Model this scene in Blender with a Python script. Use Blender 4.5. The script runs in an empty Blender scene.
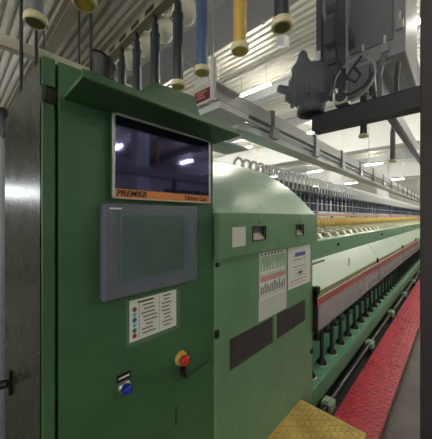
import bpy, math, random
from mathutils import Vector, Matrix
R = math.radians
random.seed(7)
S = bpy.context.scene
COL = S.collection
OFF = 2.0            # lengths below are measured from eye height; the floor is 2.0 lower

# ------------------------------------------------------------------ camera
cam = bpy.data.cameras.new('camera')
cam.sensor_fit = 'HORIZONTAL'; cam.sensor_width = 36.0
cam.lens = 36.0 * 254.0 / 432.0
cam.shift_y = -2.5 / 432.0
cam.clip_start = 0.02
co = bpy.data.objects.new('camera', cam); COL.objects.link(co)
co.location = (0, 0, OFF); co.rotation_euler = (R(90), 0, R(43.6))
S.camera = co

# ------------------------------------------------------------------ world, exposure
w = bpy.data.worlds.new('world'); S.world = w; w.use_nodes = True
bg = w.node_tree.nodes['Background']
bg.inputs[0].default_value = (0.75, 0.85, 1.0, 1); bg.inputs[1].default_value = 0.4
S.view_settings.view_transform = 'Standard'
S.view_settings.look = 'None'
S.view_settings.gamma = 1.0
S.view_settings.use_curve_mapping = False
S.view_settings.exposure = 0.8
S.cycles.use_denoising = True
TUBE_POWER = 150.0      # emission of the fluorescent tubes
WINDOW_POWER = 3.2
BACK_FILL_POWER = 1.1  # emission of the fill panel added behind the camera
HAZE = 0.10

# ------------------------------------------------------------------ materials
def lin(c):
    c = c / 255.0
    return c / 12.92 if c <= 0.04045 else ((c + 0.055) / 1.055) ** 2.4
def rgb(r, g, b): return (lin(r), lin(g), lin(b), 1)
def mat(name, col, rough=0.5, metal=0.0, var=0.12, scale=6.0, bump=0.0, bscale=60.0, emit=0.0, trans=0.0, alpha=1.0, spec=0.5, rvar=0.08, coat=0.0, dirt=None):
    m = bpy.data.materials.new(name); m.use_nodes = True
    nt = m.node_tree; N = nt.nodes; L = nt.links
    b = N['Principled BSDF']
    c = rgb(*col)
    tc = N.new('ShaderNodeTexCoord')
    nz = N.new('ShaderNodeTexNoise'); nz.inputs['Scale'].default_value = scale; nz.inputs['Detail'].default_value = 5
    L.new(tc.outputs['Object'], nz.inputs['Vector'])
    rp = N.new('ShaderNodeValToRGB')
    rp.color_ramp.elements[0].position = 0.3; rp.color_ramp.elements[1].position = 0.7
    d = dirt and rgb(*dirt)
    rp.color_ramp.elements[0].color = d or tuple(x * (1 - var) for x in c[:3]) + (1,)
    rp.color_ramp.elements[1].color = c if d else tuple(min(1, x * (1 + var)) for x in c[:3]) + (1,)
    L.new(nz.outputs['Fac'], rp.inputs['Fac'])
    L.new(rp.outputs['Color'], b.inputs['Base Color'])
    mr = N.new('ShaderNodeMapRange')
    mr.inputs['To Min'].default_value = max(0.02, rough - rvar); mr.inputs['To Max'].default_value = min(1, rough + rvar)
    L.new(nz.outputs['Fac'], mr.inputs['Value']); L.new(mr.outputs['Result'], b.inputs['Roughness'])
    b.inputs['Metallic'].default_value = metal
    b.inputs['Specular IOR Level'].default_value = spec
    b.inputs['Coat Weight'].default_value = coat
    if trans: b.inputs['Transmission Weight'].default_value = trans
    if alpha < 1: b.inputs['Alpha'].default_value = alpha
    if emit:
        b.inputs['Emission Color'].default_value = c; b.inputs['Emission Strength'].default_value = emit
    if bump:
        n2 = N.new('ShaderNodeTexNoise'); n2.inputs['Scale'].default_value = bscale; n2.inputs['Detail'].default_value = 3
        L.new(tc.outputs['Object'], n2.inputs['Vector'])
        bp = N.new('ShaderNodeBump'); bp.inputs['Strength'].default_value = bump; bp.inputs['Distance'].default_value = 0.01
        L.new(n2.outputs['Fac'], bp.inputs['Height']); L.new(bp.outputs['Normal'], b.inputs['Normal'])
    return m
M = dict(
    cabgreen=mat('cabinet_green_paint', (61, 100, 69), 0.42, var=0.10, bump=0.05, bscale=25),
    green=mat('green_paint', (112, 150, 118), 0.42, var=0.10, bump=0.05, bscale=25),
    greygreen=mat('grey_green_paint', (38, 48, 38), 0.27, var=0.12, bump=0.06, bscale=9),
    palegreen=mat('pale_green_paint', (158, 182, 160), 0.32, var=0.06, bump=0.04, bscale=20),
    hood=mat('hood_paint', (172, 204, 184), 0.3, var=0.05, bump=0.22, bscale=16),
    mint=mat('mint_paint', (118, 178, 148), 0.4),
    cream=mat('cream_paint', (214, 210, 196), 0.5),
    olive=mat('olive_trim', (150, 150, 112), 0.5),
    red=mat('red_paint', (220, 60, 82), 0.3, var=0.15, scale=9, dirt=(170, 38, 56), bump=0.05, coat=0.2),
    redtrim=mat('faded_red_trim', (186, 84, 84), 0.45),
    yellow=mat('yellow_paint', (222, 194, 112), 0.45, dirt=(186, 158, 84), scale=5, bump=0.05),
    black=mat('black_plastic', (16, 16, 18), 0.45),
    dark=mat('dark_grey_metal', (44, 48, 54), 0.5, metal=0.1),
    darkplum=mat('dark_brown_paint', (52, 45, 48), 0.55),
    motor=mat('slate_blue_paint', (84, 94, 104), 0.55, scale=14),
    steel=mat('steel', (176, 180, 184), 0.32, metal=0.9),
    alu=mat('flyer_aluminium', (200, 198, 202), 0.35, metal=0.6),
    white=mat('white_paint', (222, 224, 226), 0.45, var=0.05),
    offwhite=mat('white_plastic', (236, 234, 224), 0.45, var=0.05),
    globe=mat('white_globe_plastic', (240, 236, 222), 0.4, var=0.04),
    grey=mat('grey_plastic', (108, 114, 124), 0.4, var=0.05),
    bezel=mat('silver_bezel', (176, 178, 182), 0.35, metal=0.4, var=0.03),
    hmi=mat('terminal_grey', (96, 102, 116), 0.42, var=0.05),
    teal=mat('teal_bezel', (80, 106, 114), 0.4),
    lcd=mat('lcd_grey', (82, 98, 98), 0.12, var=0.2, scale=3, spec=0.7),
    screen=mat('monitor_glass', (76, 75, 106), 0.05, var=0.03, spec=1.0, metal=1.0, rvar=0.01),
    orange=mat('orange_strip', (214, 130, 66), 0.5),
    brown=mat('brown_ink', (70, 30, 14), 0.6),
    ink=mat('black_ink', (24, 22, 24), 0.7),
    paper=mat('paper', (226, 226, 224), 0.6, var=0.03),
    paperpink=mat('pink_chart_ink', (206, 150, 150), 0.7),
    papergreen=mat('green_chart_ink', (150, 184, 156), 0.7),
    paperblue=mat('blue_ink', (84, 90, 160), 0.7),
    papergrey=mat('grey_chart_ink', (120, 116, 120), 0.7),
    sleeve=mat('clear_sleeve', (220, 232, 224), 0.12, alpha=0.05, spec=0.5),
    dotred=mat('dark_red_ink', (130, 34, 60), 0.6), dotblue=mat('deep_blue_ink', (36, 66, 170), 0.6),
    dotcyan=mat('cyan_ink', (90, 170, 214), 0.6), dotgreen=mat('green_ink', (30, 110, 80), 0.6),
    blueplastic=mat('blue_plastic', (74, 94, 138), 0.32, var=0.08),
    navy=mat('navy_plastic', (56, 66, 108), 0.35, var=0.15),
    bluebutton=mat('blue_button', (28, 44, 160), 0.25), redbutton=mat('red_button', (190, 40, 34), 0.3),
    yellowplastic=mat('yellow_plastic', (208, 176, 92), 0.32, var=0.08),
    coneyellow=mat('ochre_plastic', (226, 192, 116), 0.45),
    blackbobbin=mat('black_bobbin_plastic', (46, 54, 62), 0.3),
    flange=mat('cream_flange', (214, 208, 172), 0.45),
    flangein=mat('inner_yellow', (222, 200, 84), 0.5),
    flangeol=mat('inner_olive', (120, 116, 60), 0.5),
    pink=mat('dusty_pink', (200, 160, 160), 0.5),
    acrylic=mat('acrylic', (214, 198, 206), 0.08, alpha=0.5, spec=0.7, var=0.03),
    vent=mat('vent_dark', (88, 80, 82), 0.6, var=0.15, scale=30),
    armcream=mat('arm_pale_paint', (212, 210, 178), 0.45),
    wornred=mat('worn_red_stud', (226, 150, 152), 0.35),
    housing=mat('blower_housing_paint', (150, 152, 160), 0.5, scale=12),
    signred=mat('dark_red_sign', (138, 34, 52), 0.4),
    roof=mat('corrugated_roof', (214, 212, 200), 0.42, metal=0.25, var=0.08, scale=2),
    beam=mat('roof_beam_paint', (132, 126, 110), 0.6),
    beamgrey=mat('grey_beam_paint', (112, 116, 120), 0.55),
    wall=mat('wall_plaster', (206, 206, 204), 0.8, var=0.05, scale=1.5),
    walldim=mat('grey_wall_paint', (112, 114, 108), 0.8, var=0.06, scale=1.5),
    floor=mat('worn_floor', (108, 96, 92), 0.55, var=0.2, scale=3, dirt=(84, 74, 72), bump=0.1),
    tube=mat('lit_tube', (255, 250, 236), 0.5, emit=TUBE_POWER, var=0),
    backfill=mat('added_fill_pane', (255, 252, 240), 0.5, emit=BACK_FILL_POWER, var=0),  # glow of the unseen panel added as fill light
    pane=mat('daylit_pane', (246, 252, 255), 0.5, emit=WINDOW_POWER, var=0),
)

# ------------------------------------------------------------------ mesh builder
ORG = {}
class MB:
    def __init__(s): s.v = []; s.f = []; s.mi = []; s.sm = []; s.mats = []
    def _m(s, m):
        m = M[m]
        if m not in s.mats: s.mats.append(m)
        return s.mats.index(m)
    def add(s, vs, fs, m, smooth=False):
        n = len(s.v); s.v += [tuple(p) for p in vs]; i = s._m(m)
        for f in fs:
            s.f.append([n + k for k in f]); s.mi.append(i); s.sm.append(smooth)
        return s
    def hexa(s, p, m):
        return s.add(p, [(0, 3, 2, 1), (4, 5, 6, 7), (0, 1, 5, 4), (1, 2, 6, 5), (2, 3, 7, 6), (3, 0, 4, 7)], m)
    def box(s, x0, x1, y0, y1, z0, z1, m):
        return s.hexa([(x0, y0, z0), (x1, y0, z0), (x1, y1, z0), (x0, y1, z0), (x0, y0, z1), (x1, y0, z1), (x1, y1, z1), (x0, y1, z1)], m)
    def prism(s, poly, axis, a0, a1, m, smooth=False):
        n = len(poly)
        def P(q, a): return {'x': (a, q[0], q[1]), 'y': (q[0], a, q[1]), 'z': (q[0], q[1], a)}[axis]
        vs = [P(q, a0) for q in poly] + [P(q, a1) for q in poly]
        s.add(vs, [(i, (i + 1) % n, n + (i + 1) % n, n + i) for i in range(n)], m, smooth)
        s.add(vs, [tuple(range(n))[::-1], tuple(range(n, 2 * n))], m)
        return s
    def lathe(s, c, prof, m, n=20, axis=(0, 0, 1), smooth=True, scale=(1, 1)):
        q = Vector((0, 0, 1)).rotation_difference(Vector(axis).normalized())
        vs = []
        for r, z in prof:
            for k in range(n):
                a = 2 * math.pi * k / n
                vs.append(Vector(c) + q @ Vector((r * math.cos(a) * scale[0], r * math.sin(a) * scale[1], z)))
        fs = []
        for j in range(len(prof) - 1):
            for k in range(n):
                fs.append((j * n + k, j * n + (k + 1) % n, (j + 1) * n + (k + 1) % n, (j + 1) * n + k))
        s.add(vs, fs, m, smooth)
        caps = []
        if prof[0][0] > 1e-6: caps.append(tuple(range(n))[::-1])
        if prof[-1][0] > 1e-6: caps.append(tuple(range((len(prof) - 1) * n, len(prof) * n)))
        if caps: s.add(vs, caps, m)
        return s
    def cyl(s, p, q, r, m, n=12):
        p = Vector(p); q = Vector(q)
        return s.lathe(p, [(r, 0), (r, (q - p).length)], m, n, q - p)
    def tube(s, pts, r, m, n=8, closed=False):
        pts = [Vector(p) for p in pts]; k = len(pts); vs = []
        up = Vector((0, 0, 1)); prev = None
        for i, p in enumerate(pts):
            if closed: t = (pts[(i + 1) % k] - pts[i - 1])
            else: t = pts[min(i + 1, k - 1)] - pts[max(i - 1, 0)]
            t.normalize()
            a = (prev if prev is not None else (up if abs(t.z) < 0.9 else Vector((1, 0, 0))))
            a = a - t * a.dot(t); a.normalize(); prev = a; b = t.cross(a)
            rr = r[i] if isinstance(r, (list, tuple)) else r
            for j in range(n):
                th = 2 * math.pi * j / n
                vs.append(p + a * math.cos(th) * rr + b * math.sin(th) * rr)
        fs = [(i * n + j, i * n + (j + 1) % n, ((i + 1) % k) * n + (j + 1) % n, ((i + 1) % k) * n + j) for i in range(k if closed else k - 1) for j in range(n)]
        s.add(vs, fs, m, True)
        if not closed: s.add(vs, [tuple(range(n))[::-1], tuple(range((k - 1) * n, k * n))], m)
        return s
    def build(s, name, parent=None, origin=None, bevel=0.0):
        if origin is None:
            if parent is not None: origin = ORG[parent]
            else:
                xs, ys, zs = zip(*s.v)
                origin = ((min(xs) + max(xs)) / 2, (min(ys) + max(ys)) / 2, min(zs))
        o0 = Vector(origin)
        me = bpy.data.meshes.new(name)
        me.from_pydata([tuple(Vector(p) - o0) for p in s.v], [], s.f)
        for m in s.mats: me.materials.append(m)
        me.polygons.foreach_set('material_index', s.mi)
        me.polygons.foreach_set('use_smooth', s.sm)
        me.update()
        o = bpy.data.objects.new(name, me); COL.objects.link(o)
        ORG[o] = o0
        if parent is not None:
            o.parent = parent; o.location = o0 - ORG[parent]
        else: o.location = o0 + Vector((0, 0, OFF))
        if bevel:
            b = o.modifiers.new('bevel', 'BEVEL'); b.width = bevel; b.segments = 2; b.limit_method = 'ANGLE'; b.angle_limit = R(40)
            b.harden_normals = False
        return o
def tag(o, label, cat, group=None, kind=None):
    o['label'] = label; o['category'] = cat
    if group: o['group'] = group
    if kind: o['kind'] = kind
    return o
def thing(name, label, cat, base, group=None):
    o = bpy.data.objects.new(name, None); COL.objects.link(o)
    o.empty_display_size = 0.05
    ORG[o] = Vector(base); o.location = Vector(base) + Vector((0, 0, OFF))
    return tag(o, label, cat, group)
def struct(o): o['kind'] = 'structure'; return o
KIDS = {}
def kids(o): return [c for c in list(COL.objects) if c.parent == o]
def copy_tree(o, base=None, label=None, children=None):
    c = o.copy(); COL.objects.link(c)
    if base is not None:
        ORG[c] = Vector(base); c.location = Vector(base) + Vector((0, 0, OFF))
    if label: c['label'] = label
    for ch in (children if children is not None else kids(o)):
        d = ch.copy(); COL.objects.link(d); d.parent = c
        for g in kids(ch):
            e = g.copy(); COL.objects.link(e); e.parent = d
    return c
def lettering(name, body, size, m, parent, at, ox=1.0, shear=0.0, align='LEFT', rot=(R(90), 0, R(90))):
    cu = bpy.data.curves.new(name, 'FONT'); cu.body = body; cu.size = size; cu.shear = shear
    cu.align_x = align; cu.extrude = 0.0006; cu.offset = size * 0.018
    t = bpy.data.objects.new(name, cu); COL.objects.link(t)
    bpy.context.view_layer.update()
    me = bpy.data.meshes.new_from_object(t.evaluated_get(bpy.context.evaluated_depsgraph_get()))
    bpy.data.objects.remove(t); bpy.data.curves.remove(cu)
    me.name = name; me.materials.clear(); me.materials.append(M[m])
    for v in me.vertices: v.co.x *= ox
    o = bpy.data.objects.new(name, me); COL.objects.link(o); o.parent = parent
    o.location = Vector(at) - ORG[parent]; o.rotation_euler = rot
    ORG[o] = Vector(at)
    return o
ORD = 'first second third fourth fifth sixth seventh eighth ninth tenth'.split()

# ================================================================== the room
FZ = -2.0; CZ = 3.5; YE = 30.0
mb = MB(); mb.box(-12, 12, -6, YE, FZ - 0.1, FZ, 'floor'); struct(mb.build('floor'))
# corrugated roof sheet, ribs across the aisle
prof = []; y = -6.0; P = 0.148
while y < YE:
    prof += [(y, CZ), (y + P * .48, CZ), (y + P * .56, CZ + .09), (y + P * .92, CZ + .09)]; y += P
prof += [(YE, CZ + .3), (-6, CZ + .3)]
mb = MB(); n = len(prof)
vs = [(-12, a, b) for a, b in prof[:-2]] + [(12, a, b) for a, b in prof[:-2]]
k = n - 2
mb.add(vs, [(i, k + i, k + i + 1, i + 1) for i in range(k - 1)], 'roof')
mb.box(-12, 12, -6, YE, CZ + .12, CZ + .2, 'roof')
struct(mb.build('ceiling'))
mb = MB(); mb.box(-12, 12, YE, YE + .2, FZ, CZ + .2, 'wall'); struct(mb.build('wall_far'))
mb = MB(); mb.box(-12, 12, -6.2, -6, FZ, -1.0, 'wall'); mb.box(-12, 12, -6.2, -6, 2.6, CZ + .2, 'wall'); mb.box(-12, -11, -6.2, -6, -1.0, 2.6, 'wall'); mb.box(11, 12, -6.2, -6, -1.0, 2.6, 'wall')
struct(mb.build('wall_back'))
mb = MB(); mb.box(-11, 11, -6.14, -6.1, -1.0, 2.6, 'backfill'); wn = struct(mb.build('added_fill_panel'))  # unseen glowing panel, added behind the camera to brighten ceiling and blower
mb = MB()
for q in range(12): mb.box(-11 + q * 1.99, -10.9 + q * 1.99, -6.1, -6.03, -1.0, 2.6, 'white')
mb.box(-11, 11, -6.1, -6.03, .75, .85, 'white'); mb.build('window_frame', wn)  # bars across the added fill panel
mb = MB()
WZ0, WZ1 = .68, 1.2
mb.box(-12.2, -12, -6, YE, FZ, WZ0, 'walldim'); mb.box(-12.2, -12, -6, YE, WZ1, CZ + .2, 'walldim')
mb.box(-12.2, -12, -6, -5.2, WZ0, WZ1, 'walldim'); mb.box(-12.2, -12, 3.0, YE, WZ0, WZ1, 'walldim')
struct(mb.build('wall_left'))
mb = MB(); mb.box(12, 12.2, -6, YE, FZ, CZ + .2, 'wall'); struct(mb.build('wall_right'))
mb = MB(); mb.box(-12.15, -12.1, -5.2, 3.0, WZ0, WZ1, 'pane')
wn = struct(mb.build('window_1'))
mb = MB()
for yy in (-5.2, -3.2, -1.1, 0.95, 2.95): mb.box(-12.1, -12.04, yy, yy + .06, WZ0, WZ1, 'white')
mb.box(-12.1, -12.04, -5.2, 3.0, WZ0, WZ0 + .06, 'white'); mb.box(-12.1, -12.04, -5.2, 3.0, WZ1 - .06, WZ1, 'white')
mb.build('window_frame', wn)
# roof beams
for i, (yy, z0, dy, m) in enumerate([(1.36, 3.26, .09, 'beam'), (2.24, 3.26, .08, 'beam'), (5.9, 3.2, .12, 'beamgrey'), (8.4, 3.2, .12, 'beamgrey'), (11.3, 3.2, .12, 'beamgrey'), (14.2, 3.2, .12, 'beamgrey'), (17.1, 3.2, .12, 'beamgrey'), (22.0, 3.2, .12, 'beamgrey')]):
    mb = MB()
    mb.box(-12, 12, yy - dy, yy + dy, z0, z0 + .03, m); mb.box(-12, 12, yy - dy, yy + dy, CZ - .03, CZ, m)
    mb.box(-12, 12, yy - .02, yy + .02, z0 + .03, CZ - .03, m)
    struct(mb.build('ceiling_beam'))
# white columns with their cross beams
for i, (cx, cy, cw) in enumerate([(-3.6, 11.0, .24), (-3.6, 20.0, .32), (-7.6, 11.0, .24), (-7.6, 20.0, .32), (3.5, 3.1, .16), (3.6, 11.0, .24)]):
    mb = MB(); mb.box(cx - cw, cx + cw, cy - cw, cy + cw, FZ, CZ, 'white'); struct(mb.build('column', bevel=.02))
for cy in (11.0, 20.0):
    mb = MB(); mb.box(-12, 12, cy - .22, cy + .22, 2.55, CZ - .02, 'white'); struct(mb.build('ceiling_beam'))

mb = MB(); mb.box(-11.9, 3.2, 2.42, 3.05, 2.74, 3.12, 'beamgrey')
x = -11
while x < 3: mb.box(x, x + .04, 2.40, 3.07, 2.72, 3.14, 'beamgrey'); x += 1.5
x = -10
while x < 3: mb.box(x, x + .03, 2.7, 2.73, 3.12, CZ, 'dark'); x += 4
tag(mb.build('air_duct'), 'broad grey air duct crossing under the corrugated roof', 'duct')
for i, y in enumerate((3.98, 4.12, 4.26)):
    mb = MB(); mb.cyl((-9, y, 3.0), (4, y, 3.0), .016, 'cream', 8)
    for x in (-8, -4, -1, 2): mb.box(x, x + .02, y - .01, y + .01, 3.0, CZ, 'cream')
    tag(mb.build('conduit'), 'pale conduit under the roof, %s of three behind the air duct' % ORD[i], 'conduit', 'pale conduits under the roof')
jb = thing('junction_box', 'small white box hanging under the roof beside the yellow bobbin', 'box', (-1.89, 3.4, 2.5))
mb = MB(); mb.hexa([(-1.97, 3.36, 2.55), (-1.84, 3.36, 2.5), (-1.80, 3.46, 2.5), (-1.94, 3.46, 2.55), (-1.95, 3.36, 2.70), (-1.82, 3.36, 2.65), (-1.80, 3.46, 2.65), (-1.94, 3.46, 2.70)], 'white'); mb.build('box', jb)
mb = MB(); mb.cyl((-1.88, 3.41, 2.66), (-1.88, 3.41, CZ), .012, 'dark', 8); mb.build('hanger', jb)

# ================================================================== fluorescent tube lights
def tube_light(base, label):
    x, y, z = base
    t = thing('tube_light', label, 'light', (x, y, z), 'fluorescent tubes under the roof')
    mb = MB(); mb.prism([(y - .02, z + .07), (y + .02, z + .07), (y + .015, z + .10), (y - .015, z + .10)], 'x', x - .5, x + .5, 'white')
    for s in (-.47, .47): mb.box(x + s - .015, x + s + .015, y - .018, y + .018, z + .02, z + .07, 'white')
    mb.build('housing', t)
    mb = MB(); mb.cyl((x - .46, y, z + .035), (x + .46, y, z + .035), .022, 'tube', 10); mb.build('tube', t)
    for s in (-.35, .35):
        mb = MB(); mb.cyl((x + s, y, z + .10), (x + s, y, CZ), .006, 'dark', 6); mb.build('hanger', t)
    return t
LZ = 2.9
tl = tube_light((-3.45, 4.88, LZ), 'lit tube over the machine, nearest to the cabinet and haloed in haze')
tk = kids(tl)
for x, row in ((-.45, 'over the red walkway'), (-3.45, 'above the long machine'), (-6.7, 'beyond the long machine'), (-9.8, 'along the far side wall'), (2.0, 'over the machine opposite'), (5.0, 'across the aisle'), (8.5, 'far across the aisle')):
    for i, y in enumerate((-2.9, 1.0, 4.88, 8.7, 12.5, 16.3, 20.1, 24.0)):
        if (x, y) == (-3.45, 4.88) or y < 4: continue
        copy_tree(tl, (x, y, LZ), 'lit tube light %s, %s along the row' % (row, ORD[i]), tk)

# ================================================================== control cabinet
X0, X1 = -1.82, -1.0
YA, YB = .2125, 1.026
TOP = .54
cab = thing('control_cabinet', 'tall dark green control cabinet with two screens and black visor edge', 'cabinet', (-1.4, .62, FZ))
mb = MB(); mb.box(X0, X1 - .03, YA + .012, YB, FZ, TOP, 'cabgreen'); mb.build('body', cab)
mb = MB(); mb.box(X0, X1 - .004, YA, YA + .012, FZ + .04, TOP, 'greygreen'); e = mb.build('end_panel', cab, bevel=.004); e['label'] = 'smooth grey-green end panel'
mb = MB()
mb.box(X1 - .03, X1, YA, .2505, FZ + .04, .384, 'cabgreen'); mb.box(X1 - .03, X1, YA, .2505, .443, TOP, 'cabgreen'); mb.build('corner_post', cab, bevel=.003)
mb = MB(); mb.box(X1 - .028, X1 - .006, YA + .004, .258, .386, .441, 'black'); mb.build('hinge', cab, bevel=.003)
mb = MB(); mb.box(X1 - .03, X1, .2605, YB, FZ + .06, TOP, 'cabgreen'); mb.build('front_panel', cab, bevel=.004)
# visor over the monitor
mb = MB()
VZ = .424
mb.hexa([(X1, .2745, VZ - .012), (-.816, .2745, VZ - .006), (-.816, 1.037, VZ - .006), (X1, 1.037, VZ - .012),
         (X1, .2745, VZ + .004), (-.816, .2745, VZ + .008), (-.816, 1.037, VZ + .008), (X1, 1.037, VZ + .004)], 'cabgreen')
mb.box(-.824, -.812, .2745, 1.037, VZ - .004, VZ + .022, 'cabgreen')
mb.build('visor', cab, bevel=.002)
mb = MB()
mb.prism([(.585, TOP), (.64, .614), (.885, .632), (.925, TOP)], 'x', X0 + .1, X1, 'cabgreen'); mb.build('top_cap', cab, bevel=.004)
# end panel handle
mb = MB(); mb.box(-1.605, -1.575, YA - .014, YA, -.87, -.755, 'black')
mb.cyl((-1.59, YA - .014, -.81), (-1.62, YA - .09, -.815), .02, 'black'); mb.build('handle', cab, bevel=.003)
# buttons
def px(x, y, z): return (x, y, z)
pb = MB(); pb.lathe((X1, .4975, -.70), [(.027, 0), (.027, .012), (.022, .016)], 'steel', 20, (1, 0, 0))
pbo = pb.build('push_button', cab); pbo['label'] = 'blue push button with a name plate'
mb = MB(); mb.lathe((X1 + .016, .4975, -.70), [(.019, 0), (.019, .022), (.016, .027), (0, .028)], 'bluebutton', 20, (1, 0, 0)); mb.build('cap', pbo)
mb = MB(); mb.box(X1, X1 + .004, .468, .527, -.673, -.645, 'black'); mb.box(X1 + .004, X1 + .005, .474, .520, -.662, -.655, 'paper'); mb.build('name_plate', pbo)
eo = MB(); eo.lathe((X1, .795, -.702), [(.036, 0), (.036, .005), (.029, .014)], 'yellowplastic', 24, (1, 0, 0)); es = eo.build('emergency_stop', cab); es['label'] = 'red emergency stop on a yellow collar'
mb = MB(); mb.lathe((X1 + .012, .795, -.702), [(.015, 0), (.015, .01), (.024, .016), (.026, .026), (.020, .033), (0, .035)], 'redbutton', 24, (1, 0, 0)); mb.build('knob', es)
mb = MB(); mb.tube([(X1 + .03, .785, -.735), (X1 + .028, .79, -.765), (X1 + .02, .81, -.79), (X1 + .02, .835, -.795), (X1 + .02, .88, -.79), (X1 + .018, .95, -.785), (X1 + .014, .985, -.78)], [.016, .015, .012, .005, .003, .003, .002], 'black', 8)
mb.build('wire', es)
mb = MB(); mb.box(X1, X1 + .0015, .762, .768, -1.02, -.955, 'black'); mb.box(X1, X1 + .0015, .765, .771, -.955, -.93, 'black'); mb.build('scratch', cab)

# small horn on top
hn = thing('warning_horn', 'black bucket shaped horn standing on top of the green cabinet', 'horn', (-1.06, .44, TOP))
mb = MB()
nn = 24; vs = []
ring = [(.034, 0, 0), (.040, .03, .004), (.044, .092, .020), (.050, .102, .024), (.043, .099, .024), (.036, .04, .004)]
for r, z, sl in ring:
    for q in range(nn):
        a = 2 * math.pi * q / nn
        vs.append((-1.06 + r * math.cos(a), .44 + r * math.sin(a), TOP + z - sl * math.sin(a)))
fs = [(j * nn + q, j * nn + (q + 1) % nn, (j + 1) * nn + (q + 1) % nn, (j + 1) * nn + q) for j in range(5) for q in range(nn)]
mb.add(vs, fs, 'black', True); mb.add(vs, [tuple(range(nn))[::-1], tuple(range(5 * nn, 6 * nn))], 'black')
mb.build('bell', hn)
mb = MB(); mb.box(-1.045, -1.01, .46, .475, TOP, TOP + .03, 'steel'); mb.build('bracket', hn)

# ------------------------------------------------------------------ monitor
mo = thing('monitor', 'flat monitor with orange bottom strip mounted under the visor', 'monitor', (X1, .72, .075))
MX = -.965
mb = MB(); mb.box(X1, MX - .008, .455, .985, .085, .40, 'black'); mb.build('casing', mo)
mb = MB()
y0, y1, z0, z1 = .434, .972, .0715, .4105
mb.box(MX - .008, MX, y0, y0 + .012, z0, z1, 'bezel'); mb.box(MX - .008, MX, y1 - .012, y1, z0, z1, 'bezel')
mb.box(MX - .008, MX, y0, y1, z1 - .011, z1, 'bezel'); mb.box(MX - .008, MX, y0, y1, z0, z0 + .006, 'bezel'); mb.build('bezel', mo, bevel=.0015)
mb = MB(); mb.box(MX - .007, MX - .003, y0 + .012, y1 - .012, z0 + .04, z1 - .011, 'screen'); mb.build('screen', mo)
mb = MB(); mb.box(MX - .007, MX - .001, y0 + .005, y1 - .008, z0 + .006, z0 + .040, 'orange'); sp = mb.build('brand_strip', mo); sp['label'] = 'orange brand strip'
lettering('lettering', 'PREMIER', .034, 'ink', sp, (MX, y0 + .016, z0 + .0125), 1.05, .2)
lettering('lettering', 'Ultimo Cas', .033, 'brown', sp, (MX, y1 - .18, z0 + .0125), .96, .0)

# ------------------------------------------------------------------ operator terminal
ht = thing('operator_terminal', 'grey operator touch panel with teal framed screen below the monitor', 'control panel', (X1, .64, -.335))
mb = MB(); mb.box(X1, X1 + .04, .398, .872, -.322, .052, 'hmi'); mb.build('casing', ht, bevel=.008)
mb = MB()
mb.box(X1 + .04, X1 + .044, .458, .795, .006, .018, 'teal'); mb.box(X1 + .04, X1 + .044, .458, .795, -.262, -.25, 'teal')
mb.box(X1 + .04, X1 + .044, .458, .472, -.25, .006, 'teal'); mb.box(X1 + .04, X1 + .044, .781, .795, -.25, .006, 'teal'); mb.build('screen_frame', ht)
mb = MB(); mb.box(X1 + .04, X1 + .042, .472, .781, -.25, .006, 'lcd'); mb.build('screen', ht)
mb = MB()
for q in range(5): mb.box(X1 + .04, X1 + .0425, .812, .845, -.03 - q * .03, -.012 - q * .03, 'grey')
mb.build('keypad', ht)
mb = MB(); mb.box(X1 + .04, X1 + .041, .42, .47, .03, .036, 'paper'); mb.build('name_print', ht)

# ------------------------------------------------------------------ colour code sheet
sh = thing('colour_code_sheet', 'laminated white colour code sheet taped below the touch panel', 'notice', (X1, .64, -.54))
mb = MB(); mb.box(X1 + .0005, X1 + .0015, .522, .766, -.530, -.354, 'paper'); mb.build('sheet', sh)
mb = MB(); mb.box(X1 + .0018, X1 + .0024, .505, .79, -.55, -.345, 'sleeve'); mb.build('sleeve', sh)
mb = MB()
for q, mm in enumerate(('dotred', 'dotcyan', 'dotblue', 'dotcyan', 'dotgreen', 'dotred')):
    mb.lathe((X1 + .0015, .545, -.395 - q * .0225), [(.0105 if mm != 'dotcyan' else .009, 0), (.0105 if mm != 'dotcyan' else .009, .0004)], mm, 14, (1, 0, 0))
mb.build('colour_dots', sh)
mb = MB()
mb.box(X1 + .0015, X1 + .0018, .565, .567, -.52, -.375, 'ink'); mb.box(X1 + .0015, X1 + .0018, .668, .6695, -.52, -.36, 'ink')
mb.box(X1 + .0015, X1 + .0018, .56, .64, -.372, -.364, 'ink'); mb.box(X1 + .0015, X1 + .0018, .69, .735, -.372, -.366, 'ink')
for q in range(8):
    z = -.388 - q * .0175; a = random.uniform(.575, .6)
    mb.box(X1 + .0015, X1 + .0018, a, random.uniform(.635, .66), z, z + .005, 'ink')
    a = random.uniform(.68, .7); mb.box(X1 + .0015, X1 + .0018, a, random.uniform(.725, .75), z, z + .005, 'ink')
    mb.box(X1 + .0015, X1 + .0017, .535, .76, z - .006, z - .0053, 'papergrey')
mb.build('printed_text', sh)

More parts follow.
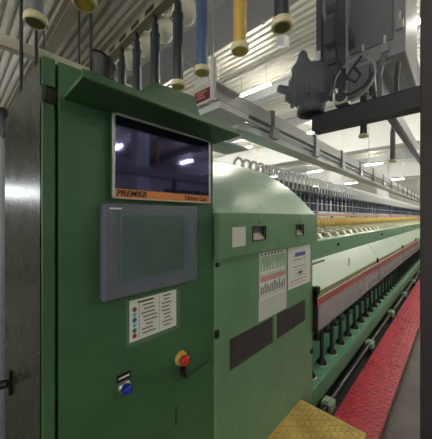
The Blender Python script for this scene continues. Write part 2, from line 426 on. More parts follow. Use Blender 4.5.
# ================================================================== drive end housing
HY0, HY1 = 1.03, 2.374
dh = thing('drive_housing', 'green drive end housing with glossy domed hood and vent grilles', 'machine housing', (-2.3, 1.7, FZ))
def grid_panel(mb, x0, x1, ys, zs, holes, m):
    for i in range(len(ys) - 1):
        for j in range(len(zs) - 1):
            if (i, j) not in holes: mb.box(x0, x1, ys[i], ys[i + 1], zs[j], zs[j + 1], m)
mb = MB(); mb.box(-3.66, -1.03, HY0, HY1, FZ, .0, 'green'); mb.build('body', dh)
mb = MB()
VY = [1.169, 1.678, 1.722, 2.237]; VZ0, VZ1 = -.94, -.743
grid_panel(mb, -1.03, -1.0, [HY0 + .004] + VY + [HY1], [FZ + .05, VZ0, VZ1, -.235], {(1, 1), (3, 1)}, 'green')
mb.build('front_panel', dh)
for a, b in ((VY[0], VY[1]), (VY[2], VY[3])):
    mb = MB(); mb.box(-1.029, -1.02, a, b, VZ0, VZ1, 'vent')
    q = a + .012
    while q < b - .005:
        mb.box(-1.02, -1.008, q, q + .008, VZ0, VZ1, 'vent'); q += .022
    z = VZ0 + .02
    while z < VZ1: mb.box(-1.02, -1.012, a, b, z, z + .003, 'vent'); z += .06
    g = mb.build('vent_grille', dh); g['label'] = 'dark vent grille'
# hood: a low arch over the machine's width
key = [(-.969, .022), (-1.03, .085), (-1.153, .2128), (-1.306, .336), (-1.537, .478), (-1.78, .572), (-2.014, .635), (-2.316, .69)]
key = key + [(-4.632 - x, z) for x, z in key[-2::-1]]
def smooth_curve(k, m=5):
    out = []
    for i in range(len(k) - 1):
        p0, p1, p2, p3 = [Vector(k[max(0, min(len(k) - 1, j))]) for j in (i - 1, i, i + 1, i + 2)]
        for q in range(m):
            t = q / m
            out.append(.5 * ((2 * p1) + (-p0 + p2) * t + (2 * p0 - 5 * p1 + 4 * p2 - p3) * t * t + (-p0 + 3 * p1 - 3 * p2 + p3) * t ** 3))
    return [tuple(p) for p in out] + [k[-1]]
arc = smooth_curve(key)
mb = MB(); mb.prism(arc, 'y', HY0, HY1, 'hood', smooth=True); mb.build('hood', dh)
# long switch box on the front
BX = -.955
sb = MB()
BY = [HY0 + .004, 1.341, 1.498, 1.945, 2.09, HY1]; BZ = [-.235, -.157, -.06, .022]
grid_panel(sb, BX - .012, BX, BY, BZ, {(1, 1), (3, 1)}, 'green')
sb.box(-1.0, BX - .012, BY[0], HY1, .01, .022, 'green'); sb.box(-1.0, BX - .012, BY[0], HY1, -.235, -.223, 'green')
sb.box(-1.0, BX - .012, BY[0], BY[0] + .01, -.223, .01, 'green'); sb.box(-1.0, BX - .012, HY1 - .01, HY1, -.223, .01, 'green')
sbo = sb.build('switch_box', dh)
for a, b in ((1.341, 1.498), (1.945, 2.09)):
    mb = MB(); z0, z1 = -.157, -.06
    mb.box(-.998, -.994, a, b, z0, z1, 'grey')
    mb.hexa([(-.994, a, z0), (BX - .002, a, z0), (BX - .002, b, z0), (-.994, b, z0), (-.994, a, z0 + .05), (BX - .002, a, z0 + .004), (BX - .002, b, z0 + .004), (-.994, b, z0 + .05)], 'cream')
    for p, q, r, s in ((a, b, z0, z0 + .006), (a, b, z1 - .006, z1), (a, a + .006, z0, z1), (b - .006, b, z0, z1)): mb.box(BX - .004, BX + .004, p, q, r, s, 'black')
    mb.build('recessed_switch', sbo)
    mb = MB(); mb.box(BX, BX + .001, (a + b) / 2 - .003, (a + b) / 2 + .003, z1 + .012, z1 + .04, 'black'); mb.build('mark', sbo)
mb = MB(); mb.box(BX, BX + .0015, 1.140, 1.268, -.178, -.060, 'paper'); mb.build('blank_plate', sbo)
mb = MB(); mb.lathe((-1.0, 1.058, -.275), [(.014, 0), (.014, .006), (.008, .008)], 'black', 14, (1, 0, 0)); mb.build('lock', dh)
mb = MB(); mb.box(-1.0, -.985, 1.035, 1.065, -.69, -.645, 'black'); mb.build('latch', dh, bevel=.003)
mb = MB(); mb.box(-1.0, -.985, 2.33, 2.36, -1.28, -1.24, 'black'); mb.build('latch', dh, bevel=.003)

# charts in plastic pockets
cs = thing('chart_sheets', 'tall clear pocket with three printed charts on green door', 'notice', (X1, 1.68, -.73))
def chart(parent, name, y0, y1, z0, z1, kind):
    mb = MB(); x = X1 + .001
    mb.box(x, x + .0008, y0, y1, z0, z1, 'paper'); xs = x + .0008
    W = y1 - y0; Hh = z1 - z0
    if kind == 'green':
        mb.box(xs, xs + .0003, y0 + .01, y1 - .01, z0 + .02, z1 - .03, 'papergreen')
        for q in range(8):
            yy = y0 + .03 + q * (W - .06) / 8; mb.box(xs + .0003, xs + .0006, yy, yy + .014, z0 + .02, z0 + Hh * random.uniform(.3, .6), 'paper')
        for q in range(7):
            yy = y0 + .02 + q * (W - .06) / 7; mb.box(xs + .0003, xs + .0006, yy, yy + .02, z1 - .022, z1 - .008, 'ink')
    elif kind == 'pink':
        mb.box(xs, xs + .0003, y0 + .01, y1 - .01, z1 - .05, z1 - .008, 'paperpink')
        for q in range(14):
            yy = y0 + .015 + q * (W - .03) / 14; mb.box(xs, xs + .0003, yy, yy + .015, z0 + .012, z0 + Hh * random.uniform(.35, .62), 'papergrey')
    elif kind == 'grey':
        for q in range(9):
            z = z0 + .012 + q * (Hh - .03) / 9; mb.box(xs, xs + .0003, y0 + .02, y1 - .02, z, z + .003, 'papergrey')
        for q in range(3):
            yy = y0 + .02 + q * (W - .04) / 2; mb.box(xs, xs + .0003, yy - .002, yy, z0 + .012, z1 - .02, 'papergrey')
    else:
        mb.box(xs, xs + .0003, y0 + W * .28, y0 + W * .75, z1 - .09, z1 - .055, 'paperblue')
        mb.box(xs, xs + .0003, y0 + W * .2, y0 + W * .8, z1 - .12, z1 - .112, 'paperpink')
        for q in range(6):
            z = z0 + .03 + q * .028; a = y0 + W * random.uniform(.08, .3); mb.box(xs, xs + .0003, a, y0 + W * random.uniform(.6, .92), z, z + .006, 'papergrey' if q % 2 else 'paperpink')
        mb.box(xs, xs + .0004, y0 + W * .45, y0 + W * .58, z0 + .10, z0 + .13, 'paperblue')
    return mb.build(name, parent)
chart(cs, 'chart', 1.485, 1.865, -.408, -.252, 'green')
chart(cs, 'chart', 1.485, 1.868, -.562, -.412, 'pink')
chart(cs, 'chart', 1.48, 1.868, -.728, -.566, 'grey')
mb = MB(); mb.box(X1 + .0025, X1 + .0032, 1.478, 1.884, -.735, -.247, 'sleeve'); mb.build('pocket', cs)
np_ = thing('notice_sheet', 'single white notice with blue heading beside the tall chart pocket', 'notice', (X1, 2.11, -.6))
chart(np_, 'sheet', 1.898, 2.325, -.598, -.25, 'text')
mb = MB(); mb.box(X1 + .0025, X1 + .0032, 1.892, 2.335, -.605, -.246, 'sleeve'); mb.build('pocket', np_)

# ================================================================== roving frame (the long machine)
Y0, Y1 = HY1 + .006, 24.0
rf = thing('roving_frame', 'long pale green spinning machine with rows of black spindles', 'machine', (-2.0, 12, FZ))
mb = MB(); mb.box(-1.6, -1.12, Y0, Y1, -.459, -.272, 'green'); mb.box(-1.6, -1.116, Y0, Y1, -.272, -.262, 'palegreen'); mb.build('roller_beam', rf, bevel=.004)
BAY = 2.6
nb = int((Y1 - Y0) / BAY) + 1
for i in range(nb):
    a = Y0 + i * BAY + .004; b = min(Y0 + (i + 1) * BAY - .004, Y1)
    mb = MB(); mb.prism([(-1.12, -.46), (-.96, -.71), (-.98, -.71), (-1.14, -.47)], 'y', a, b, 'palegreen'); c = mb.build('sloped_cover', rf); c['label'] = 'pale sloped cover'
    mb = MB(); mb.box(-.966, -.960, a, b, -1.078, -.836, 'acrylic'); p = mb.build('acrylic_panel', rf); p['label'] = 'clear plastic guard panel'
    mb2 = MB(); mb2.box(-.968, -.956, a, a + .012, -1.078, -.836, 'dark'); mb2.box(-.968, -.957, a, b, -1.092, -1.076, 'papergrey'); mb2.build('panel_edge', p)
    mb = MB()
    mb.lathe((-1.12, a + 1.06, -.35), [(.022, 0), (.022, .012), (.016, .02)], 'black', 12, (1, 0, 0)); mb.build('knob', rf)
    mb = MB(); yy = b - .15
    mb.box(-.965, -.935, yy - .02, yy + .02, -.745, -.70, 'black'); mb.cyl((-.95, yy, -.70), (-.95, yy, -.67), .012, 'black', 8); mb.build('latch', rf)
mb = MB(); mb.box(-.99, -.958, Y0, Y1, -.762, -.708, 'olive'); mb.build('olive_trim', rf)
mb = MB(); mb.box(-.985, -.95, Y0, Y1, -.835, -.764, 'redtrim'); mb.box(-.99, -.948, Y0, Y1, -.768, -.762, 'cream'); t = mb.build('red_trim', rf); t['label'] = 'faded red trim strip'
mb = MB(); mb.box(-1.0, -.955, Y0, Y0 + .035, -1.1, -.69, 'black'); mb.box(-1.0, -.95, Y0, Y0 + .06, -.73, -.66, 'black'); mb.build('end_bracket', rf, bevel=.004)
mb = MB(); mb.cyl((-1.1, Y0 + .02, -.49), (-1.1, Y0 + .55, -.49), .012, 'black', 8); mb.build('rod', rf)
mb = MB(); mb.box(-1.02, -1.005, Y0 + 1.15, Y0 + 1.17, -.62, -.53, 'white'); mb.build('handle', rf)
# lower rail, back panel, plinth
mb = MB(); mb.box(-1.75, -1.0, Y0, Y1, -1.84, -1.655, 'green'); mb.box(-1.75, -.997, Y0, Y1, -1.655, -1.65, 'mint'); mb.build('spindle_rail', rf, bevel=.003)
mb = MB(); mb.box(-1.78, -1.72, Y0, Y1, -1.65, -.46, 'green'); mb.build('back_panel', rf)
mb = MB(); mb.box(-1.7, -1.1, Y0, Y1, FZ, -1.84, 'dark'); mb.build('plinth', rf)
mb = MB(); mb.box(-1.1, -.845, Y0, Y1, FZ, -1.95, 'black'); mb.build('painted_gap_shade', rf)  # black strip painting in the shade between rail and walkway
mb = MB(); mb.box(-3.0, -1.6, Y0, Y1, FZ, -.30, 'green'); mb.build('body', rf)
# spindles
def spindle(x, y):
    b = MB(); b.lathe((x, y, -1.65), [(.055, .012), (.055, .03), (.036, .055), (.026, .075), (.021, .10), (.021, .52), (.012, .53), (.012, .62)], 'black', 14)
    o = b.build('spindle', rf, origin=(x, y, -1.65))
    c = MB(); c.lathe((x, y, -1.65), [(.068, 0), (.068, .008), (.056, .014)], 'palegreen', 18); c.build('base_ring', o)
    return o
SP = .31
s0 = spindle(-1.106, 2.57); sk = kids(s0)
for i in range(1, 68):
    o = s0.copy(); COL.objects.link(o); o.location = s0.location + Vector((0, SP * i, 0))
    for c in sk: d = c.copy(); COL.objects.link(d); d.parent = o
for i in range(32):
    o = s0.copy(); COL.objects.link(o); o.location = s0.location + Vector((-.264, SP * (i - .3), 0))
    for c in sk: d = c.copy(); COL.objects.link(d); d.parent = o
mb = MB()
for i in range(32, 68):
    y = 2.57 + SP * (i - .3)
    mb.lathe((-1.37, y, -1.65), [(.05, .0), (.055, .03), (.021, .10), (.021, .62)], 'black', 8)
o = mb.build('rear_spindles', rf); o['kind'] = 'stuff'
# flyers above the front spindles
def flyer(x, y):
    b = MB(); b.lathe((x, y, -1.12), [(.03, 0), (.035, .1), (.03, .2), (.018, .24), (.018, .42)], 'alu', 10)
    for s in (-1, 1): b.tube([(x, y, -.90), (x, y + s * .06, -.91), (x, y + s * .085, -.95), (x, y + s * .085, -1.12)], .011, 'alu', 6)
    return b.build('flyer', rf, origin=(x, y, -1.12))
f0 = flyer(-1.106, 2.57)
for i in range(1, 68):
    o = f0.copy(); COL.objects.link(o); o.location = f0.location + Vector((0, SP * i, 0))
# drafting arms on the beam
def arm(y):
    b = MB()
    b.hexa([(-1.56, y - .05, -.262), (-1.2, y - .05, -.262), (-1.2, y + .05, -.262), (-1.56, y + .05, -.262), (-1.56, y - .05, -.165), (-1.24, y - .05, -.205), (-1.24, y + .05, -.205), (-1.56, y + .05, -.165)], 'armcream')
    b.cyl((-1.3, y - .11, -.235), (-1.3, y + .11, -.235), .028, 'grey', 10)
    b.cyl((-1.42, y - .11, -.215), (-1.42, y + .11, -.215), .028, 'cream', 10)
    return b.build('drafting_arm', rf, origin=(-1.2, y, -.262))
a0 = arm(2.53)
for i in range(1, 68):
    o = a0.copy(); COL.objects.link(o); o.location = a0.location + Vector((0, SP * i, 0))
# yellow condensers and pink bar behind the arms
mb = MB(); mb.box(-1.85, -1.6, Y0, Y1, -.3, -.17, 'palegreen'); mb.build('back_shelf', rf)
b = MB(); b.lathe((-1.72, 2.5, -.17), [(.03, 0), (.058, .02), (.056, .10), (.034, .14), (.022, .165)], 'coneyellow', 10)
y_0 = b.build('yellow_condenser', rf, origin=(-1.72, 2.5, -.17))
for i in range(1, 100):
    o = y_0.copy(); COL.objects.link(o); o.location = y_0.location + Vector((0, .16 * i, 0))
mb = MB()
for i in range(100, 134): mb.lathe((-1.72, 2.5 + .16 * i, -.17), [(.03, 0), (.052, .02), (.05, .09), (.02, .15)], 'coneyellow', 8)
mb.build('far_condensers', rf)['kind'] = 'stuff'
mb = MB(); mb.box(-1.86, -1.80, Y0, Y1, .015, .065, 'pink')
y = Y0 + .3
while y < Y1: mb.box(-1.85, -1.81, y, y + .03, -.17, .02, 'dark'); y += 1.3
mb.build('pink_bar', rf)
# creel: posts, rails and the white hooked guides
mb = MB()
y = Y0 + .1
while y < Y1:
    mb.box(-2.10, -2.05, y, y + .05, -.30, .50, 'grey'); y += BAY
mb.build('creel_posts', rf)
mb = MB(); mb.box(-2.10, -2.04, Y0, Y1, .43, .475, 'white'); mb.build('creel_rail', rf)
mb = MB(); mb.box(-2.30, -2.2, Y0, Y1, .40, .64, 'dark'); mb.build('creel_bar', rf)
mb = MB(); mb.box(-2.06, -1.84, Y0, Y1, .425, .445, 'grey'); mb.build('bobbin_rail', rf)
def hook(y):
    b = MB(); b.tube([(-2.05, y, .46), (-2.04, y, .62), (-2.02, y, .70), (-1.97, y, .735), (-1.92, y, .71), (-1.89, y, .64), (-1.88, y, .55)], [.013, .015, .018, .019, .018, .015, .009], 'white', 8)
    return b.build('guide_hook', rf, origin=(-2.05, y, .46))
h0 = hook(2.46)
for i in range(1, 100):
    o = h0.copy(); COL.objects.link(o); o.location = h0.location + Vector((0, .16 * i, 0))
mb = MB()
for i in range(100, 134):
    y = 2.46 + .16 * i; mb.tube([(-2.05, y, .46), (-2.03, y, .68), (-1.97, y, .735), (-1.89, y, .66), (-1.88, y, .55)], .016, 'white', 6)
mb.build('far_hooks', rf)['kind'] = 'stuff'
# blue bobbins hanging on the creel
def blue_bobbin(x, y, m='navy', name='blue_bobbin'):
    b = MB(); b.lathe((x, y, .10), [(.036, 0), (.036, .03), (.03, .035), (.028, .26), (.015, .275), (.012, .327)], m, 12)
    b.lathe((x, y, .098), [(.038, 0), (.038, .012)], 'cream', 12); b.lathe((x, y, .24), [(.031, 0), (.031, .012)], 'offwhite', 12)
    return b.build(name, None, origin=(x, y, .098))
bb = tag(blue_bobbin(-1.88, 2.55), 'small navy bobbin hanging in the long row under the white hooks', 'bobbin', 'navy bobbins under the white hooks')
bk = tag(blue_bobbin(-1.88, 2.71, 'blackbobbin', 'dark_bobbin'), 'small charcoal bobbin hanging among the navy ones under the white hooks', 'bobbin', 'charcoal bobbins under the white hooks')
for i in range(2, 130):
    src = bk if i % 5 in (1, 3) else bb
    o = src.copy(); COL.objects.link(o); o.location = bb.location + Vector((random.uniform(-.03, .03), .16 * i + random.uniform(-.02, .02), 0))

# ================================================================== shaft beside the machine, step and walkway
sf = thing('guide_shaft', 'black steel shaft on pale green brackets between machine and walkway', 'shaft', (-.92, 12, FZ))
mb = MB(); mb.cyl((-.92, Y0, -1.83), (-.92, Y1, -1.83), .026, 'black', 12); mb.build('shaft', sf)
b = MB(); b.box(-.965, -.87, 2.49, 2.62, -1.87, -1.795, 'palegreen'); b.box(-.94, -.90, 2.51, 2.60, -1.795, -1.78, 'palegreen'); b.box(-.94, -.90, 2.53, 2.59, -1.95, -1.87, 'dark')
b0 = b.build('bracket', sf, origin=(-.92, 2.56, FZ))
for i in range(1, 13):
    o = b0.copy(); COL.objects.link(o); o.location = b0.location + Vector((0, 1.63 * i, 0))

ys = thing('step_platform', 'yellow chequer plate step in front of the green housing', 'platform', (-.745, 1.1, FZ))
mb = MB(); SX0, SX1, SY0, SY1, SZ = -.998, -.49, -.4, 2.128, -1.6
mb.box(SX0, SX1, SY0, SY1, SZ - .012, SZ, 'yellow')
def lozenge(mb, x, y, a, L_, W_, H_, m):
    c, s = math.cos(a), math.sin(a)
    pts = [(-L_, 0), (-L_ * .5, -W_), (L_ * .5, -W_), (L_, 0), (L_ * .5, W_), (-L_ * .5, W_)]
    vs = [(x + p * c - q * s, y + p * s + q * c, SZ) for p, q in pts] + [(x + .7 * (p * c - q * s), y + .7 * (p * s + q * c), SZ + H_) for p, q in pts]
    mb.add(vs, [(i, (i + 1) % 6, 6 + (i + 1) % 6, 6 + i) for i in range(6)] + [tuple(range(6, 12))], m)
j = 0; y = 1.2
while y < SY1 - .02:
    x = SX0 + .03; i = 0
    while x < SX1 - .02:
        lozenge(mb, x, y, R(45) if (i + j) % 2 else R(-45), .022, .006, .007, 'yellow'); x += .037; i += 1
    y += .037; j += 1
mb.build('tread_plate', ys)
mb = MB(); mb.box(SX0, SX0 + .02, SY0, SY1, FZ, SZ - .012, 'yellow'); mb.box(SX1 - .02, SX1, SY0, SY1, FZ, SZ - .012, 'yellow'); mb.box(SX0 + .02, SX1 - .02, SY1 - .02, SY1, FZ, SZ - .012, 'yellow'); mb.box(SX0 + .02, SX1 - .02, SY0, SY0 + .02, FZ, SZ - .012, 'yellow')
mb.build('skirt', ys)

wk = thing('walkway', 'long red studded metal walkway beside the machine', 'walkway', (-.66, 12, FZ))
WX0, WX1, WZ = -.837, -.485, -1.85
mb = MB(); mb.box(WX0, WX1, SY1 + .005, Y1, WZ - .014, WZ, 'red')
y = SY1 + .05; j = 0
while y < Y1 - .03:
    for i in range(6):
        x = WX0 + .035 + i * .057 + (.014 if j % 2 else 0)
        if y < 9:
            mb.lathe((x, y, WZ), [(.014, 0), (.010, .007)], 'red', 8); mb.lathe((x, y, WZ), [(.010, .007), (.006, .008)], 'wornred', 8); mb.lathe((x, y, WZ), [(.006, .008), (.005, .001), (0, .001)], 'black', 8)
        else: mb.lathe((x, y, WZ), [(.013, 0), (.008, .007), (0, .0075)], 'red', 5)
    y += .075; j += 1
mb.build('tread_plate', wk)
mb = MB()
mb.box(WX0, WX0 + .015, SY1 + .005, Y1, WZ - .06, WZ - .014, 'red'); mb.box(WX1 - .015, WX1, SY1 + .005, Y1, WZ - .06, WZ - .014, 'red')
mb.build('skirt', wk)
mb = MB(); y = SY1 + .3
while y < Y1: mb.box(WX0 + .02, WX1 - .02, y, y + .05, FZ, WZ - .014, 'dark'); y += 1.5
mb.build('support', wk)

# ================================================================== overhead bobbin tracks
TZ = 1.21
def bobbin(x, y, body, inner, label, group='bobbins hanging from the overhead tracks', topcap='black', L_=.47):
    z = TZ - .04 - L_
    t = thing('bobbin', label, 'bobbin', (x, y, z), group)
    mb = MB(); mb.lathe((x, y, z), [(.024, .02), (.028, .03), (.028, L_ * .80), (.0275, L_ * .81), (.022, L_ * .86), (.020, L_ - .02), (.014, L_ - .012), (.014, L_)], body, 18)
    mb.lathe((x, y, z + L_ * .80), [(.030, 0), (.030, .018)], body, 18)
    mb.build('tube', t)
    mb = MB(); mb.lathe((x, y, z), [(.028, .03), (.037, .026), (.039, .016), (.039, .004), (.036, 0), (.029, 0), (.027, .02)], 'flange', 24)
    fl = mb.build('flange', t)
    mb = MB(); mb.lathe((x, y, z), [(.028, .001), (.027, .008), (0, .009)], inner, 20)
    for q in range(14):
        a = 2 * math.pi * q / 14
        mb.box(x + .023 * math.cos(a) - .0022, x + .023 * math.cos(a) + .0022, y + .023 * math.sin(a) - .0022, y + .023 * math.sin(a) + .0022, z + .001, z + .009, 'flange')
    mb.build('fluted_bore', fl)
    mb = MB(); mb.lathe((x, y, z + L_), [(.012, -.002), (.016, .006), (.016, .018), (.008, .026), (.006, .0405)], topcap, 12); mb.build('hanger_knob', t)
    return t
ta = thing('bobbin_track', 'grey slotted track with black bobbins crossing over the cabinet', 'track', (-1.7, .85, TZ))
mb = MB(); mb.box(-4.2, .7, .825, .875, TZ, TZ + .05, 'beam'); mb.build('rail', ta)
x = -4.1
while x < .6:
    mb = MB(); mb.box(x, x + .09, .822, .826, TZ + .012, TZ + .04, 'black'); mb.build('slot', ta); x += .17
for x in (-3.9, -2.6, .3):
    mb = MB(); mb.cyl((x, .85, TZ + .05), (x, .85, CZ), .01, 'dark', 8); mb.build('hanger', ta)
bob = [(-.472, 'blackbobbin', 'flangeol', 'dark bobbin hanging beside the blower motor, flange seen from below'),
       (-.669, 'yellowplastic', 'flangein', 'yellow bobbin tube hanging above the white conveyor end'),
       (-.904, 'blueplastic', 'flangein', 'blue bobbin tube hanging above the red sign'),
       (-1.092, 'blackbobbin', 'flangein', 'black bobbin tube hanging next to the blue one'),
       (-1.313, 'blackbobbin', 'flangein', 'black bobbin, second to the left of the blue one'),
       (-1.526, 'blackbobbin', 'flangein', 'black bobbin, third to the left of the blue one'),
       (-1.736, 'blackbobbin', 'flangein', 'black bobbin nearest to the horn, shortest looking of the row')]
for i, (x, a, b, l) in enumerate(bob): bobbin(x, .85, a, b, l)
for i, x in enumerate((-1.15, -1.37, -1.585, -1.80)):
    mb = MB(); mb.lathe((x, .945, 1.12), [(.0, 0), (.03, .008), (.058, .03), (.074, .07), (.066, .115), (.04, .145), (.015, .155), (.012, .175)], 'globe', 24)
    mb.cyl((x, .945, 1.285), (x, .86, 1.25), .008, 'dark', 8)
    tag(mb.build('white_globe'), 'white plastic globe behind the %s black bobbin left of the blue tube' % ORD[i], 'globe', 'white globes along the track')
tb = thing('bobbin_track', 'dark overhead track with a chain of clips running above the walkway', 'track', (-.55, 6, TZ))
mb = MB(); mb.box(-.575, -.525, 2.42, 20, TZ, TZ + .05, 'dark'); mb.box(-.525, -.50, 2.42, 20, TZ - .1, TZ + .05, 'grey'); mb.build('rail', tb)
b = MB(); b.lathe((-.56, 2.5, TZ - .1), [(.0, -.03), (.016, -.024), (.03, .01), (.022, .05), (.012, .1)], 'black', 8); b.box(-.585, -.55, 2.485, 2.515, TZ - .03, TZ + .01, 'dark')
p0 = b.build('clip', tb, origin=(-.56, 2.5, TZ - .1))
for i in range(1, 95):
    o = p0.copy(); COL.objects.link(o); o.location = p0.location + Vector((0, .1 * i, 0))
for y in (4.4, 7.6, 10.8, 14, 17.2):
    mb = MB(); mb.box(-.62, -.55, y - .01, y + .01, TZ + .05, TZ + .06, 'dark'); mb.cyl((-.61, y, TZ + .05), (-.61, y, CZ), .01, 'dark', 8); mb.build('hanger', tb)
bobbin(-.60, 2.51, 'blackbobbin', 'flangein', 'dark bobbin hanging below the crossbeam, nearest to the blower hoop')
bobbin(-.60, 3.89, 'blackbobbin', 'flangein', 'dark bobbin hanging below the clip chain beside the post')
tc = thing('bobbin_track', 'short slanted track carrying two bobbins over the cabinet end', 'track', (-.9, .3, TZ))
mb = MB(); d = Vector((.92, .39, 0)).normalized(); n_ = Vector((-d.y, d.x, 0)) * .025; A = Vector((-1.5, .05, TZ)); B = Vector((-.45, .497, TZ))
mb.hexa([A - n_, B - n_, B + n_, A + n_] + [p + Vector((0, 0, .05)) for p in (A - n_, B - n_, B + n_, A + n_)], 'grey'); mb.build('rail', tc)
for p in (A + d * .1, B - d * .1):
    mb = MB(); mb.cyl((p.x, p.y, TZ + .05), (p.x, p.y, CZ), .01, 'dark', 8); mb.build('hanger', tc)
bobbin(-1.108, .217, 'grey', 'flangeol', 'grey bobbin hanging over the cabinet end, near the dark rods')
bobbin(-.892, .309, 'yellowplastic', 'flangein', 'bobbin with yellow bore and white flange, cut off at the top of photo')

# ================================================================== beam and rods behind the cabinet
ct = thing('cable_tray', 'cream rail passing close behind the top of the cabinet', 'rail', (-2.03, 1.5, 1.045))
mb = MB(); mb.box(-2.06, -2.0, -3, 2.1, 1.045, 1.115, 'cream'); mb.build('tray', ct)
for y in (-1.5, 1.58):
    mb = MB(); mb.cyl((-2.03, y, 1.115), (-2.03, y, CZ), .012, 'dark', 8); mb.build('hanger', ct)
for x, y, z, l in ((-1.97, .31, .2, 'dark vertical rod crossing the cream rail, outer of the pair'), (-1.97, .388, .2, 'dark vertical rod crossing the cream rail, nearer to the cabinet'), (-1.90, .70, .5, 'thin dark rod dropping behind the horn')):
    mb = MB(); mb.cyl((x, y, z - (2.2 if z < .5 else 2.5)), (x, y, CZ), .010, 'dark', 8); tag(mb.build('hanging_rod'), l, 'rod', 'dark vertical rods behind the cabinet')
# pipes behind the cabinet's far corner
pp = MB(); pp.tube([(-3.2, .1, .95), (-3.0, .2, .95), (-2.85, .32, .9), (-2.85, .36, .78), (-2.95, .36, .70), (-3.1, .30, .70)], .05, 'dark', 10); pp.cyl((-2.95, .36, .72), (-2.95, .36, -2.0), .06, 'grey', 12)
tag(pp.build('bent_pipe'), 'dark bent pipe end showing past the cabinet corner', 'pipe')

# ================================================================== white overhead conveyor
ov = thing('overhead_conveyor', 'long white overhead conveyor running above the machine', 'conveyor', (-1.2, 12, .66))
mb = MB(); mb.box(-1.30, -1.2, 1.16, Y1, .815, .925, 'white'); mb.build('trunking', ov, bevel=.004)
mb = MB(); mb.box(-1.26, -1.22, 1.16, Y1, .79, .815, 'grey'); mb.box(-1.225, -1.205, 1.16, Y1, .762, .785, 'white'); mb.box(-1.26, -1.235, 1.16, Y1, .745, .762, 'steel'); mb.build('guide_rails', ov)
mb = MB(); mb.prism([(-1.235, .745), (-1.22, .74), (-1.20, .675), (-1.32, .66), (-1.34, .70)], 'y', 1.5, Y1, 'white'); mb.build('lower_tray', ov)
b = MB(); b.box(-1.33, -1.185, 1.97, 2.01, .72, .945, 'grey'); b.box(-1.21, -1.17, 1.95, 2.06, .70, .80, 'steel')
b0 = b.build('bracket', ov, origin=(-1.25, 1.99, .72))
for i in range(1, 22):
    o = b0.copy(); COL.objects.link(o); o.location = b0.location + Vector((0, .93 * i, 0))
for y in (1.3, 5.7, 10.1, 14.5, 18.9):
    mb = MB(); mb.cyl((-1.27, y, .925), (-1.27, y, CZ), .007, 'steel', 8); mb.build('hanger', ov)
mb = MB()
mb.box(-1.66, -1.13, 1.155, 1.175, .745, .875, 'cream'); mb.box(-1.66, -1.13, 1.155, 1.45, .875, .885, 'white'); mb.box(-1.15, -1.12, 1.15, 1.18, .745, 1.02, 'white')
mb.box(-1.45, -1.1, 1.19, 1.5, .70, .745, 'white')
mb.build('end_frame', ov, bevel=.003)
mb = MB(); mb.box(-1.32, -1.10, 1.05, 1.5, .49, .50, 'white'); mb.box(-1.32, -1.29, 1.3, 1.35, .5, .70, 'white'); mb.build('catch_tray', ov)
sg = thing('sign_plate', 'small dark red sign on the white conveyor end', 'sign', (-1.22, 1.15, .765))
mb = MB(); mb.box(-1.295, -1.15, 1.148, 1.155, .765, .835, 'signred'); mb.build('plate', sg)
mb = MB()
for q in range(3): mb.box(-1.275, -1.275 + (.1, .07, .085)[q], 1.147, 1.1482, .815 - q * .017, .822 - q * .017, 'pink')
mb.build('lettering', sg)

# ================================================================== gantry and blower
ga = thing('support_gantry', 'dark post and crossbeam standing beside the walkway', 'gantry', (-.12, 2.3, FZ))
mb = MB(); mb.box(-.186, -.05, 2.2, 2.36, FZ, CZ - .26, 'darkplum'); mb.build('post', ga, bevel=.006)
mb = MB(); mb.box(-.93, -.186, 2.2, 2.33, .75, .755, 'dark'); mb.box(-.93, -.186, 2.2, 2.21, .755, .893, 'dark'); mb.box(-.93, -.186, 2.2, 2.33, .885, .893, 'dark'); mb.box(-.93, -.925, 2.21, 2.33, .755, .885, 'dark'); mb.build('crossbeam', ga)
bl = thing('overhead_blower', 'grey-blue blower motor and ducting sitting on the crossbeam', 'blower', (-.9, 2.2, .89))
cx, cy = -.93, 2.17
mb = MB(); mb.lathe((cx, cy, .90), [(.10, 0), (.115, .015), (.115, .035), (.095, .05), (.12, .08), (.165, .12), (.18, .20), (.175, .30), (.14, .37), (.10, .40)], 'motor', 24)
for q in range(10):
    a = 2 * math.pi * q / 10; mb.box(cx + .17 * math.cos(a) - .012, cx + .17 * math.cos(a) + .012, cy + .17 * math.sin(a) - .012, cy + .17 * math.sin(a) + .012, 1.0, 1.2, 'motor')
mb.build('motor', bl)
mb = MB(); mb.lathe((cx, cy, .885), [(.085, .015), (.10, 0), (.115, .012), (.10, .02)], 'dark', 20); mb.build('inlet_ring', bl)
mb = MB(); mb.lathe((cx - .06, cy - .02, 1.26), [(.09, 0), (.10, .05), (.05, .12), (.035, .18), (.02, .2), (0, .205)], 'motor', 16); mb.build('cap', bl)
mb = MB(); mb.tube([(cx - .12, cy, 1.13), (cx - .22, cy - .02, 1.17), (cx - .29, cy - .03, 1.21)], [.05, .04, .035], 'motor', 12); mb.tube([(cx - .12, cy, 1.08), (cx - .22, cy - .03, 1.09)], [.04, .03], 'motor', 12); mb.build('nozzle', bl)
mb = MB(); mb.box(-.90, -.855, 2.22, 2.27, .893, 2.9, 'dark'); mb.box(-.72, -.66, 2.22, 2.28, .893, 2.9, 'dark'); mb.box(-.86, -.72, 2.27, 2.29, 1.1, 2.1, 'motor'); mb.box(-.80, -.70, 2.14, 2.22, 1.42, 1.62, 'dark'); mb.build('mast', bl)
mb = MB()
W_ = Vector((-.595, 2.19, 1.08)); rr = .155
mb.tube([W_ + Vector((rr * math.cos(a), -.2 * rr * math.cos(a), rr * math.sin(a))) for a in [2 * math.pi * q / 32 for q in range(32)]], .0085, 'bezel', 8, True)
mb.build('hoop', bl)
mb = MB()
mb.tube([(-.70, 2.15, 1.9), (-.71, 2.13, 1.5), (-.69, 2.10, 1.25), (-.62, 2.08, 1.06), (-.55, 2.08, 1.0), (-.52, 2.1, 1.05), (-.56, 2.1, 1.12)], .010, 'black', 8)
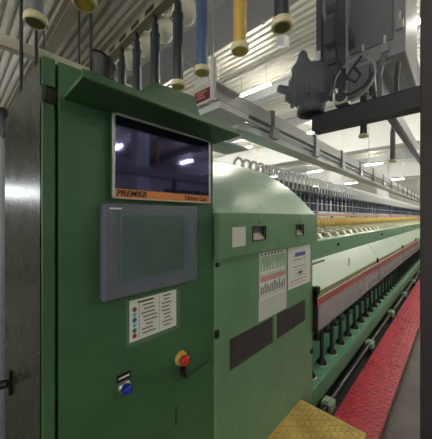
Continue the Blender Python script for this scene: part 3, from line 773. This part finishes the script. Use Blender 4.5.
mb.tube([(-.66, 2.12, 1.02), (-.58, 2.1, 1.12), (-.52, 2.12, 1.2)], .010, 'black', 8); mb.tube([(-.68, 2.14, .98), (-.6, 2.12, .94), (-.5, 2.12, .97), (-.45, 2.14, 1.06)], .010, 'black', 8)
mb.build('cable', bl)
mb = MB(); mb.box(-.72, -.62, 2.13, 2.22, .893, .99, 'steel'); mb.cyl((-.67, 2.12, .95), (-.67, 2.24, .95), .04, 'dark', 14); mb.box(-.66, -.50, 2.21, 2.24, .95, 1.18, 'grey'); mb.build('drive_unit', bl, bevel=.004)
mb = MB(); mb.box(-.78, -.30, 2.5, 3.3, 1.32, 2.2, 'housing'); mb.box(-.70, -.38, 2.48, 2.5, 1.45, 2.1, 'grey'); mb.prism([(-.72, 1.32), (-.36, 1.32), (-.45, 1.28), (-.64, 1.28)], 'y', 2.55, 3.2, 'housing'); mb.build('fan_housing', bl, bevel=.015)
mb = MB(); mb.box(-.72, -.66, 2.28, 2.5, 1.5, 1.6, 'dark'); mb.build('support_arm', bl)
mb = MB(); mb.cyl((-.645, 2.20, .90), (-.645, 2.20, 2.8), .011, 'steel', 8); mb.build('conduit', bl)
mb = MB(); mb.tube([(-.44, 2.47, 1.33), (-.44, 2.36, 1.20), (-.44, 2.27, 1.08), (-.43, 2.26, .893)], .022, 'grey', 10); mb.build('hose', bl)
mb = MB(); mb.tube([(-.36, 2.6, 1.29), (-.34, 2.45, 1.2), (-.33, 2.28, 1.02), (-.33, 2.27, .893)], .018, 'dark', 10); mb.build('hose', bl)
for x, z in ((-.62, 1.36), (-.46, 1.36), (-.36, 1.5), (-.36, 1.9)):
    mb = MB(); mb.box(x, x + .05, 2.465, 2.5, z, z + .07, 'steel'); mb.cyl((x + .025, 2.47, z + .07), (x + .025, 2.47, z + .13), .01, 'white', 8); mb.build('clamp', bl)
mb = MB(); mb.box(-.90, -.86, 2.205, 2.22, 1.36, 1.44, 'white'); mb.build('tag_plate', bl)
for z in (1.3, 1.75, 2.2):
    mb = MB(); mb.box(-.90, -.66, 2.235, 2.26, z, z + .05, 'dark'); mb.build('mast_rung', bl)
mb = MB(); mb.tube([(-.80, 2.18, 1.62), (-.81, 2.15, 1.75), (-.80, 2.17, 1.9), (-.78, 2.22, 2.0)], .014, 'grey', 8); mb.build('cable', bl)
mb = MB(); mb.box(-.56, -.42, 1.5, Y1, 2.28, 2.40, 'white')
for y in (1.8, 5, 9, 13, 16.4, 21): mb.box(-.51, -.47, y, y + .04, 2.40, CZ, 'white')
tag(mb.build('white_duct'), 'long white duct under the roof above the walkway', 'duct')

# ================================================================== machine across the aisle (seen mirrored in the monitor)
om = thing('opposite_machine', 'second spinning machine across the aisle mirrored in the monitor', 'machine', (2.2, 8, FZ))
mb = MB(); mb.box(1.5, 3.0, 2.6, 20, FZ, -.05, 'green'); mb.build('body', om)
mb = MB(); mb.box(1.55, 1.65, .5, 20, .64, .76, 'white'); mb.build('conveyor', om)
mb = MB()
for y in (2.65, 8, 14, 19.5): mb.box(1.57, 1.63, y, y + .06, -.05, .64, 'grey')
mb.build('post', om)
mb = MB(); mb.box(1.7, 1.8, 2.6, 20, .45, .49, 'dark'); mb.build('rail', om)
mb = MB(); mb.lathe((1.75, 2.8, -.05), [(.05, 0), (.05, .3), (.03, .33), (.03, .5)], 'offwhite', 10); wb = mb.build('white_bobbin', None, origin=(1.75, 2.8, -.05))
tag(wb, 'white bobbin standing on the machine across the aisle', 'bobbin', 'white bobbins across the aisle')
for i in range(1, 40):
    o = wb.copy(); COL.objects.link(o); o.location = wb.location + Vector((0, .2 * i, 0))
td = thing('bobbin_track', 'grey track across the aisle holding one yellow bobbin', 'track', (1.3, 4, TZ))
mb = MB(); mb.box(1.275, 1.325, 1.0, 9, TZ, TZ + .05, 'grey'); mb.build('rail', td)
for y in (1.2, 5, 8.8):
    mb = MB(); mb.cyl((1.3, y, TZ + .05), (1.3, y, CZ), .01, 'dark', 8); mb.build('hanger', td)
bobbin(1.3, 2.13, 'yellowplastic', 'flangein', 'yellow bobbin across the aisle, mirrored in the monitor')

# ================================================================== haze in the hall
if HAZE:
    hm = bpy.data.materials.new('haze'); hm.use_nodes = True
    nt = hm.node_tree; nt.nodes.remove(nt.nodes['Principled BSDF'])
    vs_ = nt.nodes.new('ShaderNodeVolumeScatter'); vs_.inputs['Density'].default_value = HAZE; vs_.inputs['Anisotropy'].default_value = 0.3
    vs_.inputs['Color'].default_value = (.95, .95, 1, 1)
    nt.links.new(vs_.outputs[0], nt.nodes['Material Output'].inputs['Volume'])
    M['haze'] = hm
    mb = MB(); mb.box(-2.6, 1.2, 1.1, 7.0, .6, 2.7, 'haze')
    tag(mb.build('haze'), 'thin smoky haze hanging in the hall under the lights', 'haze', kind='stuff')
